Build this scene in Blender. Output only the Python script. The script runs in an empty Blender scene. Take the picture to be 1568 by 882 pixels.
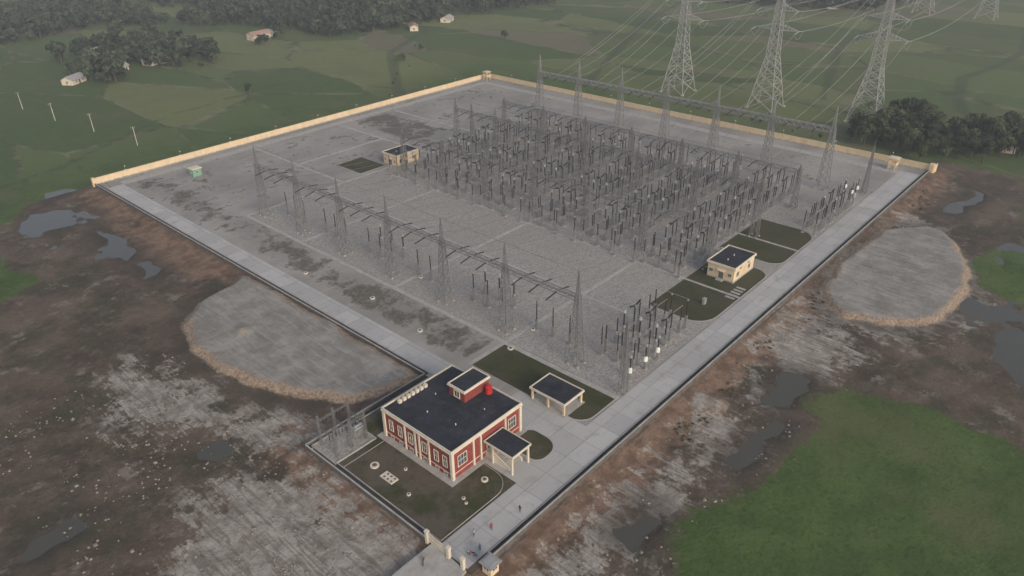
import bpy, math, random
import numpy as np
from mathutils import Vector, Matrix, Euler
random.seed(7); rng=np.random.default_rng(7)
scene=bpy.context.scene
COL=scene.collection
# ------------------------------------------------------------------ helpers
def new_mat(name):
    m=bpy.data.materials.new(name); m.use_nodes=True
    nt=m.node_tree; nt.nodes.clear()
    out=nt.nodes.new('ShaderNodeOutputMaterial'); b=nt.nodes.new('ShaderNodeBsdfPrincipled')
    nt.links.new(b.outputs[0],out.inputs[0])
    b.inputs['Specular IOR Level'].default_value=0.25
    return m,nt,b
class N:
    def __init__(s,nt):
        s.nt=nt; s.tc=nt.nodes.new('ShaderNodeNewGeometry')
        s.pos=s.tc.outputs['Position']
    def L(s,a,b): s.nt.links.new(a,b)
    def put(s,inp,v):
        if hasattr(v,'links') or isinstance(v,bpy.types.NodeSocket): s.L(v,inp)
        else:
            if isinstance(v,tuple) and len(v)==3 and inp.type=='RGBA': v=(*v,1)
            inp.default_value=v
    def math(s,op,a,b=0.0,c=None,clamp=False):
        n=s.nt.nodes.new('ShaderNodeMath'); n.operation=op; n.use_clamp=clamp
        s.put(n.inputs[0],a); s.put(n.inputs[1],b)
        if c is not None: s.put(n.inputs[2],c)
        return n.outputs[0]
    def noise(s,scale,detail=4,rough=.55,vec=None,dist=0.0):
        n=s.nt.nodes.new('ShaderNodeTexNoise'); n.inputs['Scale'].default_value=scale
        n.inputs['Detail'].default_value=detail; n.inputs['Roughness'].default_value=rough
        n.inputs['Distortion'].default_value=dist
        s.L(vec if vec is not None else s.pos,n.inputs['Vector']); return n.outputs['Fac']
    def voro(s,scale,feature='F1',rnd=1.0,vec=None,out='Distance',metric='EUCLIDEAN'):
        n=s.nt.nodes.new('ShaderNodeTexVoronoi'); n.feature=feature; n.inputs['Scale'].default_value=scale
        n.inputs['Randomness'].default_value=rnd
        if feature!='DISTANCE_TO_EDGE': n.distance=metric
        s.L(vec if vec is not None else s.pos,n.inputs['Vector']); return n.outputs[out]
    def mapv(s,scale=(1,1,1),rot=(0,0,0),loc=(0,0,0)):
        n=s.nt.nodes.new('ShaderNodeMapping'); n.inputs['Scale'].default_value=scale
        n.inputs['Rotation'].default_value=rot; n.inputs['Location'].default_value=loc
        s.L(s.pos,n.inputs['Vector']); return n.outputs[0]
    def mix(s,f,a,b):
        n=s.nt.nodes.new('ShaderNodeMix'); n.data_type='RGBA'
        s.put(n.inputs[0],f); s.put(n.inputs[6],a); s.put(n.inputs[7],b); return n.outputs[2]
    def mul(s,a,b,f=1.0):
        n=s.nt.nodes.new('ShaderNodeMix'); n.data_type='RGBA'; n.blend_type='MULTIPLY'
        s.put(n.inputs[0],f); s.put(n.inputs[6],a); s.put(n.inputs[7],b); return n.outputs[2]
    def ramp(s,f,lo,hi):
        n=s.nt.nodes.new('ShaderNodeMapRange'); n.interpolation_type='SMOOTHSTEP'
        s.put(n.inputs[0],f); n.inputs[1].default_value=lo; n.inputs[2].default_value=hi
        return n.outputs[0]
    def lin(s,f,a,b,c,d):
        n=s.nt.nodes.new('ShaderNodeMapRange'); s.put(n.inputs[0],f)
        for i,v in enumerate((a,b,c,d)): n.inputs[i+1].default_value=v
        return n.outputs[0]
    def attr(s,name):
        n=s.nt.nodes.new('ShaderNodeAttribute'); n.attribute_name=name; return n.outputs['Fac']
    def xyz(s):
        n=s.nt.nodes.new('ShaderNodeSeparateXYZ'); s.L(s.pos,n.inputs[0]); return n.outputs
    def bump(s,h,strength,dist,b):
        n=s.nt.nodes.new('ShaderNodeBump'); n.inputs['Strength'].default_value=strength
        n.inputs['Distance'].default_value=dist; s.L(h,n.inputs['Height']); s.L(n.outputs[0],b.inputs['Normal'])
def simple(name,c,rough=.7,metal=0.,var=.18,vs=.8,dirt=None):
    m,nt,b=new_mat(name); n=N(nt)
    f=n.noise(vs,3,.6); k=n.lin(f,.25,.75,1-var,1+var)
    g=nt.nodes.new('ShaderNodeCombineColor')
    for i in range(3): n.L(k,g.inputs[i])
    col=n.mul(c,g.outputs[0])
    if dirt:
        f2=n.noise(vs*2.3,4,.7,n.mapv((1,1,.25)))
        col=n.mix(n.math('MULTIPLY',n.ramp(f2,.5,.75),.6),col,dirt)
    n.L(col,b.inputs['Base Color']); b.inputs['Roughness'].default_value=rough; b.inputs['Metallic'].default_value=metal
    return m
# ------------------------------------------------------------------ materials
M={}
M['steel']=simple('galvanised_steel',(.20,.203,.206),.6,.1,.2,1.5)
M['steel_mid']=simple('aged_galvanised_steel',(.27,.273,.275),.6,.1,.2,1.5)
M['steel_light']=simple('weathered_steel',(.40,.405,.40),.6,.1,.15,1.5)
M['insul']=simple('brown_porcelain',(.030,.025,.025),.35)
M['porc_white']=simple('white_porcelain',(.78,.78,.75),.3,var=.08)
M['wire']=simple('conductor',(.18,.18,.18),.5,.2)
M['wire_light']=simple('aluminium_conductor',(.38,.39,.39),.5,.2)
M['cream']=simple('cream_paint',(.72,.58,.39),.75,var=.10,vs=.3,dirt=(.48,.38,.27))
M['offwhite']=simple('offwhite_paint',(.68,.62,.52),.7,var=.08,vs=.6,dirt=(.46,.40,.33))
M['red']=simple('red_brick_paint',(.25,.060,.052),.75,var=.25,vs=1.2,dirt=(.17,.05,.045))
M['redbright']=simple('red_tank_paint',(.5,.03,.03),.5)
M['glass']=simple('window_glass',(.07,.095,.12),.12,var=.3)
M['roofdark']=simple('bitumen_roof',(.030,.034,.046),.8,var=.5,vs=.35,dirt=(.085,.088,.10))
M['concrete']=simple('concrete',(.39,.385,.37),.85,var=.22,vs=.5,dirt=(.26,.25,.235))
M['darkconc']=simple('dark_concrete',(.125,.12,.115),.9,var=.3,vs=.5,dirt=(.07,.065,.06))
M['drain']=simple('drain_bed',(.05,.048,.046),.9)
M['tin']=simple('tin_roof',(.42,.42,.42),.5,.1,.2,.6,dirt=(.25,.17,.12))
M['tinred']=simple('rusty_roof',(.40,.26,.21),.6,.0,.2,.6)
M['bark']=simple('bark',(.09,.07,.055),.9)
M['teal']=simple('teal_paint',(.20,.36,.29),.6,dirt=(.4,.38,.3))
M['grey_eq']=simple('grey_equipment',(.32,.33,.34),.5)
M['stone']=simple('rubble_stone',(.24,.22,.195),.95,var=.4,vs=.4)
def leafmat(name,a,b2):
    m,nt,b=new_mat(name); n=N(nt)
    oi=nt.nodes.new('ShaderNodeObjectInfo')
    f=n.noise(.35,2,.6); f=n.ramp(f,.35,.65)
    col=n.mix(f,a,b2); r=n.lin(oi.outputs['Random'],0,1,.7,1.35)
    g=nt.nodes.new('ShaderNodeCombineColor')
    for i in range(3): n.L(r,g.inputs[i])
    col=n.mul(col,g.outputs[0]); n.L(col,b.inputs['Base Color']); b.inputs['Roughness'].default_value=.6
    return m
M['leaf']=leafmat('tree_foliage',(.032,.046,.020),(.062,.082,.036))
M['leaf_far']=leafmat('hazed_woodland_foliage',(.036,.052,.034),(.068,.090,.055))  # lighter, bluer than the near foliage: distance haze tinted into the leaf colour
M['palm']=leafmat('palm_foliage',(.045,.064,.026),(.085,.108,.042))
M['tuft']=leafmat('dry_scrub',(.085,.085,.055),(.14,.13,.08))
def road_mat():
    m,nt,b=new_mat('concrete_road'); n=N(nt)
    o=n.xyz()
    def joint(c,p):
        f=n.math('FRACT',n.math('DIVIDE',c,p)); return n.math('LESS_THAN',f,.03)
    def cell(c,p): return n.math('FLOOR',n.math('DIVIDE',c,p))
    w=nt.nodes.new('ShaderNodeTexWhiteNoise'); w.noise_dimensions='2D'
    cv=nt.nodes.new('ShaderNodeCombineXYZ'); n.L(cell(o[0],6.),cv.inputs[0]); n.L(cell(o[1],6.),cv.inputs[1]); n.L(cv.outputs[0],w.inputs[0])
    base=n.mix(w.outputs[0],(.40,.402,.405),(.49,.492,.492))
    base=n.mix(n.ramp(n.noise(.25,5,.65),.5,.75),base,(.34,.335,.32))
    base=n.mix(n.math('MULTIPLY',n.ramp(n.noise(2.5,3,.6),.55,.8),.4),base,(.26,.25,.24))
    st=n.noise(1.3,3,.6,n.mapv((.05,1,1)))
    base=n.mix(n.math('MULTIPLY',n.ramp(st,.55,.7),.25),base,(.26,.25,.24))
    j=n.math('MAXIMUM',joint(o[0],6.),joint(o[1],6.))
    base=n.mix(n.math('MULTIPLY',j,.45),base,(.19,.19,.185))
    n.L(base,b.inputs['Base Color']); b.inputs['Roughness'].default_value=.85
    return m
M['road']=road_mat()
def gravel_mat():
    m,nt,b=new_mat('gravel'); n=N(nt)
    v=n.voro(3.0,out='Color'); s=nt.nodes.new('ShaderNodeSeparateColor'); n.L(v,s.inputs[0])
    c=n.mix(s.outputs[0],(.23,.22,.208),(.43,.414,.395))
    c=n.mix(n.math('MULTIPLY',n.ramp(n.noise(.05,4,.6),.35,.7),.4),c,(.29,.27,.245))
    c=n.mix(n.math('MULTIPLY',n.ramp(n.noise(.5,4,.7),.56,.76),.28),c,(.21,.197,.178))
    n.L(c,b.inputs['Base Color']); b.inputs['Roughness'].default_value=.95
    n.bump(s.outputs[1],.2,.04,b)
    return m
M['gravel']=gravel_mat()
def lawn_mat():
    m,nt,b=new_mat('lawn_grass'); n=N(nt)
    c=n.mix(n.ramp(n.noise(.22,4,.65),.35,.65),(.040,.050,.018),(.062,.058,.032))
    c=n.mix(n.math('MULTIPLY',n.ramp(n.noise(3.,3,.6),.45,.7),.5),c,(.058,.076,.026))
    px=n.xyz()
    bare=n.math('MULTIPLY',n.ramp(n.noise(.10,5,.7,n.mapv(loc=(9,4,0))),.40,.58),n.lin(px[0],-5,8,.9,.25))
    c=n.mix(bare,c,n.mix(n.noise(1.1,4,.7),(.080,.064,.050),(.16,.136,.113)))
    n.L(c,b.inputs['Base Color']); b.inputs['Roughness'].default_value=.95
    n.bump(n.noise(6,2),.6,.1,b); return m
M['lawn']=lawn_mat()
def yard_mat():
    m,nt,b=new_mat('yard_sand'); n=N(nt)
    c=n.mix(n.ramp(n.noise(.05,5,.62),.35,.68),(.26,.25,.238),(.38,.367,.35))
    c=n.mix(n.math('MULTIPLY',n.ramp(n.noise(.4,4,.7),.5,.75),.5),c,(.215,.205,.19))
    tk=n.noise(.5,3,.6,n.mapv((.06,1,1),(0,0,math.radians(8))))
    c=n.mix(n.math('MULTIPLY',n.ramp(tk,.55,.68),.35),c,(.42,.41,.39))
    sc=n.math('ADD',n.attr('scrub'),n.math('MULTIPLY',n.math('SUBTRACT',n.noise(.10,8,.76),.5),3.2))
    sm=n.ramp(sc,-.05,.28)
    g=n.mix(n.ramp(n.noise(.9,4,.75),.38,.65),(.056,.052,.036),(.16,.145,.12))
    c=n.mix(n.math('MULTIPLY',sm,.82),c,g)
    n.L(c,b.inputs['Base Color']); b.inputs['Roughness'].default_value=.95
    n.bump(n.noise(1.2,4,.7),.4,.12,b); return m
M['yard']=yard_mat()
def ground_mat():
    m,nt,b=new_mat('ground_soil_and_fields'); n=N(nt)
    nA=n.noise(.045,6,.66); nB=n.noise(.35,5,.65); nC=n.noise(1.6,3,.6)
    c0=lambda x,a:n.math('MULTIPLY',n.math('SUBTRACT',x,.5),a)
    soil=n.mix(n.ramp(nA,.36,.64),(.064,.048,.037),(.140,.104,.080))
    soil=n.mix(n.math('MULTIPLY',n.ramp(nB,.42,.70),.6),soil,(.165,.135,.108))
    nD=n.noise(.09,7,.74,n.mapv(loc=(40,12,3)))
    soil=n.mix(n.math('MULTIPLY',n.ramp(nD,.47,.62),.7),soil,(.052,.056,.030))
    soil=n.mix(n.math('MULTIPLY',n.ramp(nC,.50,.70),.45),soil,(.040,.034,.029))
    soil=n.mix(n.math('MULTIPLY',n.ramp(n.noise(.16,8,.78,n.mapv(loc=(5,62,3))),.55,.64),.7),soil,(.24,.217,.19))
    def layer(col,att,lo,hi,ampA,ampB,colr,fac=1.0):
        sd=n.math('ADD',n.attr(att),n.math('ADD',c0(nA,ampA),c0(nB,ampB)))
        f=n.ramp(sd,lo,hi)
        if fac!=1.0: f=n.math('MULTIPLY',f,fac)
        return n.mix(f,col,colr)
    redc=n.mix(n.ramp(nB,.35,.65),(.14,.088,.062),(.26,.178,.128))
    redc=n.mix(n.math('MULTIPLY',n.ramp(nC,.5,.7),.4),redc,(.09,.07,.055))
    soil=layer(soil,'sd_red',-2,4,22,9,redc,.85)
    tr=n.noise(.7,4,.65,n.mapv((1,.14,1),(0,0,math.radians(-38)),),1.0)
    tr2=n.noise(.8,4,.65,n.mapv((1,.12,1),(0,0,math.radians(22))),1.0)
    crust=n.mix(n.ramp(nB,.3,.7),(.24,.22,.195),(.44,.42,.388))
    crust=n.mix(n.math('MULTIPLY',n.ramp(tr2,.5,.58),.55),crust,(.13,.11,.092))
    crust=n.mix(n.math('MULTIPLY',n.ramp(nC,.5,.68),.35),crust,(.15,.13,.11))
    nE=n.noise(.2,8,.8,n.mapv(loc=(15,2,30)))
    sdc=n.math('ADD',n.attr('sd_crust'),n.math('ADD',c0(nA,40),n.math('ADD',c0(nE,46),n.math('ADD',c0(tr,20),c0(tr2,12)))))
    soil=n.mix(n.math('MULTIPLY',n.ramp(sdc,-1.5,3.0),.88),soil,crust)
    mo=n.math('ADD',n.attr('sd_pad'),c0(nA,8))
    soil=n.mix(n.math('MULTIPLY',n.ramp(mo,-8,-2),.5),soil,(.062,.052,.042))
    pad=n.mix(n.ramp(n.noise(.12,5,.65),.35,.7),(.215,.206,.19),(.335,.32,.30))
    pad=n.mix(n.math('MULTIPLY',n.ramp(nB,.5,.72),.4),pad,(.17,.162,.15))
    pad=n.mix(n.math('MULTIPLY',n.ramp(tr2,.50,.62),.4),pad,(.40,.39,.37))
    pad=n.mix(n.math('MULTIPLY',n.ramp(tr,.53,.64),.35),pad,(.16,.15,.138))
    tan=n.mix(n.ramp(nC,.35,.65),(.22,.162,.118),(.38,.30,.23))
    sp=n.math('ADD',n.attr('sd_pad'),n.math('ADD',c0(nA,3.),c0(nB,3.2)))
    pad=n.mix(n.ramp(sp,2.2,.3),pad,tan)
    soil=n.mix(n.ramp(sp,-1.3,-.2),soil,pad)
    nz=nt.nodes.new('ShaderNodeSeparateXYZ'); n.L(n.tc.outputs['True Normal'],nz.inputs[0])
    steep=n.ramp(nz.outputs[2],.985,.88)
    soil=n.mix(n.math('MULTIPLY',steep,.6),soil,tan)
    wet=n.math('ADD',n.attr('sd_water'),n.math('ADD',c0(nA,10),c0(nB,4)))
    soil=n.mix(n.math('MULTIPLY',n.ramp(wet,-6,0),.65),soil,(.046,.040,.034))
    # fields
    mp=n.mapv((1,.42,1),(0,0,math.radians(28)))
    vc=n.voro(.022,rnd=.7,vec=mp,out='Color'); s=nt.nodes.new('ShaderNodeSeparateColor'); n.L(vc,s.inputs[0])
    ve=n.voro(.022,'DISTANCE_TO_EDGE',.7,mp)
    far=n.math('MAXIMUM',n.ramp(n.xyz()[0],190,290),n.ramp(n.xyz()[1],225,290))
    g1=n.mix(s.outputs[0],(.060,.100,.032),(.106,.148,.052))
    g1=n.mix(n.math('MULTIPLY',n.ramp(s.outputs[1],.60,.66),.8),g1,(.175,.195,.080))
    g1=n.mix(n.math('MULTIPLY',n.ramp(s.outputs[2],.82,.86),.8),g1,(.180,.155,.108))
    g2=n.mix(n.math('MULTIPLY',n.ramp(ve,.020,.008),.85),g1,n.mix(n.ramp(nA,.4,.6),(.042,.055,.028),(.22,.22,.13)))
    near=n.mix(n.ramp(n.noise(.07,4,.6),.35,.65),(.050,.090,.021),(.080,.128,.034))
    gr=n.mix(far,near,g2)
    gr=n.mix(n.math('MULTIPLY',n.ramp(nB,.42,.7),.4),gr,(.108,.142,.052))
    gr=n.mix(n.math('MULTIPLY',n.ramp(n.noise(1.1,4,.78),.48,.66),n.lin(far,0,1,.6,.2)),gr,(.026,.046,.013))
    gr=n.mix(n.math('MULTIPLY',n.ramp(n.noise(.022,5,.65,n.mapv(loc=(77,2,1))),.50,.66),.45),gr,(.125,.122,.064))
    di=n.math('ADD',n.attr('sd_ditch'),n.math('ADD',c0(nA,6),c0(nB,4)))
    gr=n.mix(n.math('MULTIPLY',n.ramp(di,-.5,.8),.5),gr,(.040,.055,.036))
    sg=n.math('ADD',n.attr('sd_green'),n.math('ADD',c0(nA,11),n.math('ADD',c0(nE,14),c0(nC,2.5))))
    col=n.mix(n.ramp(sg,-1.,1.),soil,gr)
    n.L(col,b.inputs['Base Color']); b.inputs['Roughness'].default_value=.92
    hh=n.math('ADD',n.math('MULTIPLY',nB,.6),n.math('MULTIPLY',nC,.4))
    n.bump(hh,.8,.5,b); return m
M['ground']=ground_mat()
m,nt,b=new_mat('water'); n=N(nt)
b.inputs['Base Color'].default_value=(.075,.072,.06,1); b.inputs['Roughness'].default_value=.12; b.inputs['Specular IOR Level'].default_value=.5
n.bump(n.noise(1.2,3),.08,.05,b); M['water']=m
# ------------------------------------------------------------------ mesh builder
class MB:
    def __init__(s): s.v=[];s.f=[];s.m=[];s.mats=[]
    def mi(s,k):
        if k not in s.mats: s.mats.append(k)
        return s.mats.index(k)
    def quad(s,a,b,c,d,k):
        i=len(s.v); s.v+= [tuple(a),tuple(b),tuple(c),tuple(d)]; s.f.append((i,i+1,i+2,i+3)); s.m.append(s.mi(k))
    def box(s,x0,x1,y0,y1,z0,z1,k,top=None):
        i=len(s.v); s.v+=[(x0,y0,z0),(x1,y0,z0),(x1,y1,z0),(x0,y1,z0),(x0,y0,z1),(x1,y0,z1),(x1,y1,z1),(x0,y1,z1)]
        F=[(0,3,2,1),(4,5,6,7),(0,1,5,4),(1,2,6,5),(2,3,7,6),(3,0,4,7)]
        for j,q in enumerate(F):
            s.f.append(tuple(i+t for t in q)); s.m.append(s.mi(top if (top and j==1) else k))
    def rod(s,p,q,r0,k,r1=None,n=4,cap=True):
        r1=r0 if r1 is None else r1
        p=Vector(p);q=Vector(q);d=q-p
        if d.length<1e-6: return
        d.normalize(); a=d.cross(Vector((0,0,1)) if abs(d.z)<.9 else Vector((1,0,0))).normalized(); b_=d.cross(a)
        i=len(s.v)
        for c,r in ((p,r0),(q,r1)):
            for j in range(n):
                t=2*math.pi*(j+.5)/n; s.v.append(tuple(c+a*math.cos(t)*r+b_*math.sin(t)*r))
        for j in range(n):
            s.f.append((i+j,i+(j+1)%n,i+n+(j+1)%n,i+n+j)); s.m.append(s.mi(k))
        if cap:
            s.f.append(tuple(i+n+j for j in range(n))); s.m.append(s.mi(k))
            s.f.append(tuple(i+n-1-j for j in range(n))); s.m.append(s.mi(k))
    def prism(s,pts,z0,z1,k,side=None):
        n=len(pts); i=len(s.v); s.v+=[(x,y,z0) for x,y in pts]+[(x,y,z1) for x,y in pts]
        s.f.append(tuple(range(i+n,i+2*n))); s.m.append(s.mi(k))
        for j in range(n):
            s.f.append((i+j,i+(j+1)%n,i+n+(j+1)%n,i+n+j)); s.m.append(s.mi(side or k))
    def insul(s,p,q,r,k='insul',sheds=6):
        p=Vector(p);q=Vector(q)
        for j in range(sheds):
            a=p.lerp(q,j/sheds); b2=p.lerp(q,(j+.55)/sheds); c=p.lerp(q,(j+1)/sheds)
            s.rod(a,b2,r,k,r*.95,6,True); s.rod(b2,c,r*.6,k,r*.6,6,False)
    def mesh(s,name):
        me=bpy.data.meshes.new(name); me.from_pydata(s.v,[],s.f)
        for k in s.mats: me.materials.append(M[k])
        me.polygons.foreach_set('material_index',s.m); me.update(); return me
    def obj(s,name,parent=None,loc=None):
        o=bpy.data.objects.new(name,s.mesh(name)); COL.objects.link(o)
        if parent: o.parent=parent
        if loc: o.location=loc
        return o
def empty(name,loc=(0,0,0)):
    e=bpy.data.objects.new(name,None); e.location=loc; COL.objects.link(e); e.empty_display_size=1; return e
def inst(name,me,loc,rz=0,sc=1,parent=None):
    o=bpy.data.objects.new(name,me); o.location=loc; o.rotation_euler=(0,0,rz)
    o.scale=(sc,sc,sc) if not isinstance(sc,tuple) else sc
    if parent: o.parent=parent
    COL.objects.link(o); return o
# ------------------------------------------------------------------ numpy tools
def sdf(poly,X,Y):
    P=np.array(poly,float); d=np.full(X.shape,1e9); ins=np.zeros(X.shape,bool)
    n=len(P)
    for i in range(n):
        a=P[i];b2=P[(i+1)%n]; e=b2-a; wx=X-a[0];wy=Y-a[1]
        t=np.clip((wx*e[0]+wy*e[1])/(e@e),0,1)
        d=np.minimum(d,(wx-e[0]*t)**2+(wy-e[1]*t)**2)
        c=(a[1]>Y)!=(b2[1]>Y)
        with np.errstate(divide='ignore',invalid='ignore'):
            xi=(b2[0]-a[0])*(Y-a[1])/(b2[1]-a[1]+1e-12)+a[0]
        ins^=c&(X<xi)
    d=np.sqrt(d); return np.where(ins,d,-d)
def vnoise(X,Y,s,seed):
    r=np.random.default_rng(seed); T=r.random((256,256))
    x=X/s;y=Y/s; xi=np.floor(x).astype(int);yi=np.floor(y).astype(int);fx=x-xi;fy=y-yi
    fx=fx*fx*(3-2*fx);fy=fy*fy*(3-2*fy)
    g=lambda i,j:T[i%256,j%256]
    return (g(xi,yi)*(1-fx)+g(xi+1,yi)*fx)*(1-fy)+(g(xi,yi+1)*(1-fx)+g(xi+1,yi+1)*fx)*fy
def fbm(X,Y,s,seed,o=4):
    v=0;a=.5;t=0
    for i in range(o): v=v+a*vnoise(X,Y,s/2**i,seed+i); t+=a; a*=.5
    return v/t
def sst(x,a,b):
    t=np.clip((x-a)/(b-a),0,1); return t*t*(3-2*t)
def gridmesh(name,xs,ys,zf,attrs,mat):
    X,Y=np.meshgrid(xs,ys,indexing='ij'); Z=zf(X,Y)
    nx,ny=X.shape; co=np.stack([X,Y,Z],-1).reshape(-1,3).astype(np.float32)
    idx=np.arange(nx*ny).reshape(nx,ny)
    q=np.stack([idx[:-1,:-1],idx[1:,:-1],idx[1:,1:],idx[:-1,1:]],-1).reshape(-1,4)
    me=bpy.data.meshes.new(name); me.vertices.add(nx*ny); me.vertices.foreach_set('co',co.ravel())
    me.loops.add(q.size); me.loops.foreach_set('vertex_index',q.ravel().astype(np.int32))
    me.polygons.add(len(q)); me.polygons.foreach_set('loop_start',(np.arange(len(q))*4).astype(np.int32))
    me.update(calc_edges=True)
    for k,fn in attrs.items():
        a=me.attributes.new(k,'FLOAT','POINT'); a.data.foreach_set('value',np.clip(fn(X,Y),-60,60).astype(np.float32).ravel())
    me.materials.append(mat); me.polygons.foreach_set('use_smooth',[True]*len(q))
    o=bpy.data.objects.new(name,me); COL.objects.link(o); return o
# ------------------------------------------------------------------ terrain
COMP=[(-32,0),(213,0),(213,230.5),(0,230.5),(0,47),(-32,47)]
PADL=[(-.5,124),(-6,122),(-18,119),(-25,111),(-28,99),(-28,86),(-26,74),(-23,65),(-16,53),(-8,50),(-.5,49)]
PADR=[(97,-6),(106,-3.5),(118,-2.5),(132,-2.5),(146,-4),(155,-8),(161,-14),(160,-19),(154,-24),(146,-28),(136,-32),(126,-34),(116,-34.5),(106,-33),(98,-29),(93,-22),(90,-14)]
BARE=[(-35,221),(-31,222),(-23,233),(0,235),(216,235),(221,10),(232,0),(232,-30),(176,-38),(146,-60),(110,-78),(60,-100),(20,-140),(-60,-200),(-250,-200),(-250,100),(-75,120),(-54,160),(-41,168),(-44,191),(-60,215)]
G1=[(84,-68),(63,-60),(64,-50),(64,-39),(59,-27),(50,-21),(44,-26),(26,-27),(16,-24),(6,-19),(-3,-19),(-9,-24),(-30,-60),(-60,-200),(300,-200),(140,-90)]
G2=[(146,-31),(160,-35),(170,-39),(190,-55),(150,-70),(126,-48),(131,-38)]
CR=[[(-47,105),(-41,108),(-38,96),(-37,83),(-38,72),(-45,76),(-54,79),(-54,88)],
    [(-50,55),(-37,51),(-34,42),(-34,26),(-34,8),(-36,-4),(-50,5),(-66,25),(-64,40),(-55,44)],
    [(88,-10),(84,-22),(72,-26),(60,-14),(70,-5)],[(56,-5),(40,-10),(20,-9),(2,-12),(0,-16),(30,-16),(50,-14)],
    [(-40,66),(-34,70),(-30,60),(-30,50),(-38,52)],[(-45,-10),(-20,-6),(0,-9),(-10,-14),(-40,-16)],
    [(170,-5),(163,-22),(150,-30),(128,-37),(110,-39),(96,-33),(80,-20),(88,-10),(96,-3),(60,-2),(140,-2)]]
RED=[(-1,234),(-1,160),(-1,126),(-13,129),(-13,187),(-12,222)]
WAT=[[(-25,221),(-17,217),(-20,203),(-26,204),(-29,213)],[(-17,190),(-15,182),(-13,166),(-17,162),(-19,176)],[(-15,157),(-15,144),(-18,144),(-18,156)],
     [(-79,64),(-71,66),(-70,62),(-77,60)],[(-16,238),(-6,238),(-4,233),(-16,234)],[(-12,212),(-9,204),(-13,202),(-15,209)],
     [(104,-46),(112,-50),(100,-56),(92,-56),(95,-51)],[(56,-13),(58,-18),(48,-20),(45,-15)],[(-8,-12),(1,-13),(0,-17),(-7,-16)],
     [(180,-14),(206,-20),(204,-22),(178,-16)],[(22,-18),(40,-20),(40,-22),(22,-20)]]
DITCH=[[(300,2),(318,12),(337,19),(382,28),(430,20),(476,18),(560,30),(560,36),(476,23),(430,25),(382,34),(337,25),(314,18),(298,8)],
       [(150,236),(158,236),(230,330),(300,372),(300,376),(226,335)],[(60,300),(160,318),(160,322),(60,304)],[(290,70),(420,110),(520,120),(520,124),(418,115),(290,74)],
       [(240,180),(420,260),(560,300),(560,304),(418,265),(238,184)],[(-60,250),(0,262),(60,300),(60,304),(-2,267),(-60,255)]]
def mx(L,X,Y):
    r=None
    for p in L:
        d=sdf(p,X,Y); r=d if r is None else np.maximum(r,d)
    return r
def zf(X,Y):
    wx=(fbm(X,Y,9,3)-.5)*9; wy=(fbm(X,Y,9,13)-.5)*9
    z=-1.5+(fbm(X,Y,14,5)-.5)*.22+(fbm(X,Y,3,6,3)-.5)*.2
    c=sdf(COMP,X,Y)
    z=z+sst(c,-7,0)*.9*(1-sst(c,0,.5))
    z=z+1.2*sst(sdf(PADL,X+wx*.4,Y+wy*.4),-.9,1.3)*(c<0)+1.2*sst(sdf(PADR,X+wx*.4,Y+wy*.4),-.9,1.3)*(c<0)
    w=mx(WAT,X+wx,Y+wy)
    z=z-.42*sst(w,-1.8,.8)
    wetL=sst(X,-46,-34)*sst(-X,10,16)*sst(Y,138,150)*sst(-Y,-240,-225)
    wetR=sst(-Y,28,40)*sst(X,74,92)*sst(-X,-190,-160)
    z=z-(wetL*.75+wetR*.9)*.34*sst(fbm(X,Y,10,21,5),.57,.67)
    z=np.where(c>-0.15,-.45,z)
    z=np.where((X<-300)|(Y<-200)|(X>620)|(Y>700),-1.5,z)
    for hx,hy,h,r in ((36,-7,1.0,3.2),(-56,82,.6,3),(-44,62,-.5,3.5),(-17,97,.9,1.7),(70,-8,.5,2.5),(150,-1,.7,5),(205,-6,.8,5)):
        z=z+h*np.exp(-((X-hx)**2+(Y-hy)**2)/r**2)*(.6+.8*fbm(X,Y,1.5,40,2))*(c<-.2)
    return z
def axis(a,b,step,mid,mstep,far):
    core=np.arange(a,b,step); hi=np.arange(b,mid,mstep); g=[hi[-1] if len(hi) else b]; s=mstep
    while g[-1]<far: s*=1.25; g.append(g[-1]+s)
    lo=[a]; s=step
    while lo[-1]>-far: s*=1.25; lo.append(lo[-1]-s)
    return np.concatenate([np.array(lo[1:])[::-1],core,hi,np.array(g[1:])])
xs=axis(-110,250,.9,560,4,3500); ys=axis(-95,245,.9,620,5,3500)
wp=lambda X,Y:(X+(fbm(X,Y,9,3)-.5)*3.6,Y+(fbm(X,Y,9,13)-.5)*3.6)
gridmesh('ground',xs,ys,zf,{
 'sd_green':lambda X,Y:np.maximum(-sdf(BARE,X,Y),np.maximum(sdf(G1,X,Y),sdf(G2,X,Y))),
 'sd_pad':lambda X,Y:mx([PADL,PADR],*wp(X,Y)),
 'sd_crust':lambda X,Y:mx(CR,X,Y),
 'sd_ditch':lambda X,Y:mx(DITCH,X,Y),
 'sd_red':lambda X,Y:np.maximum(sdf(RED,X,Y),np.maximum(sdf(COMP,X,Y)+9,-30)),
 'sd_water':lambda X,Y:mx(WAT,X,Y)},M['ground'])
w=MB(); w.quad((-110,-95,-1.70),(260,-95,-1.70),(260,245,-1.70),(-110,245,-1.70),'water'); w.obj('flood_water')
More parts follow.
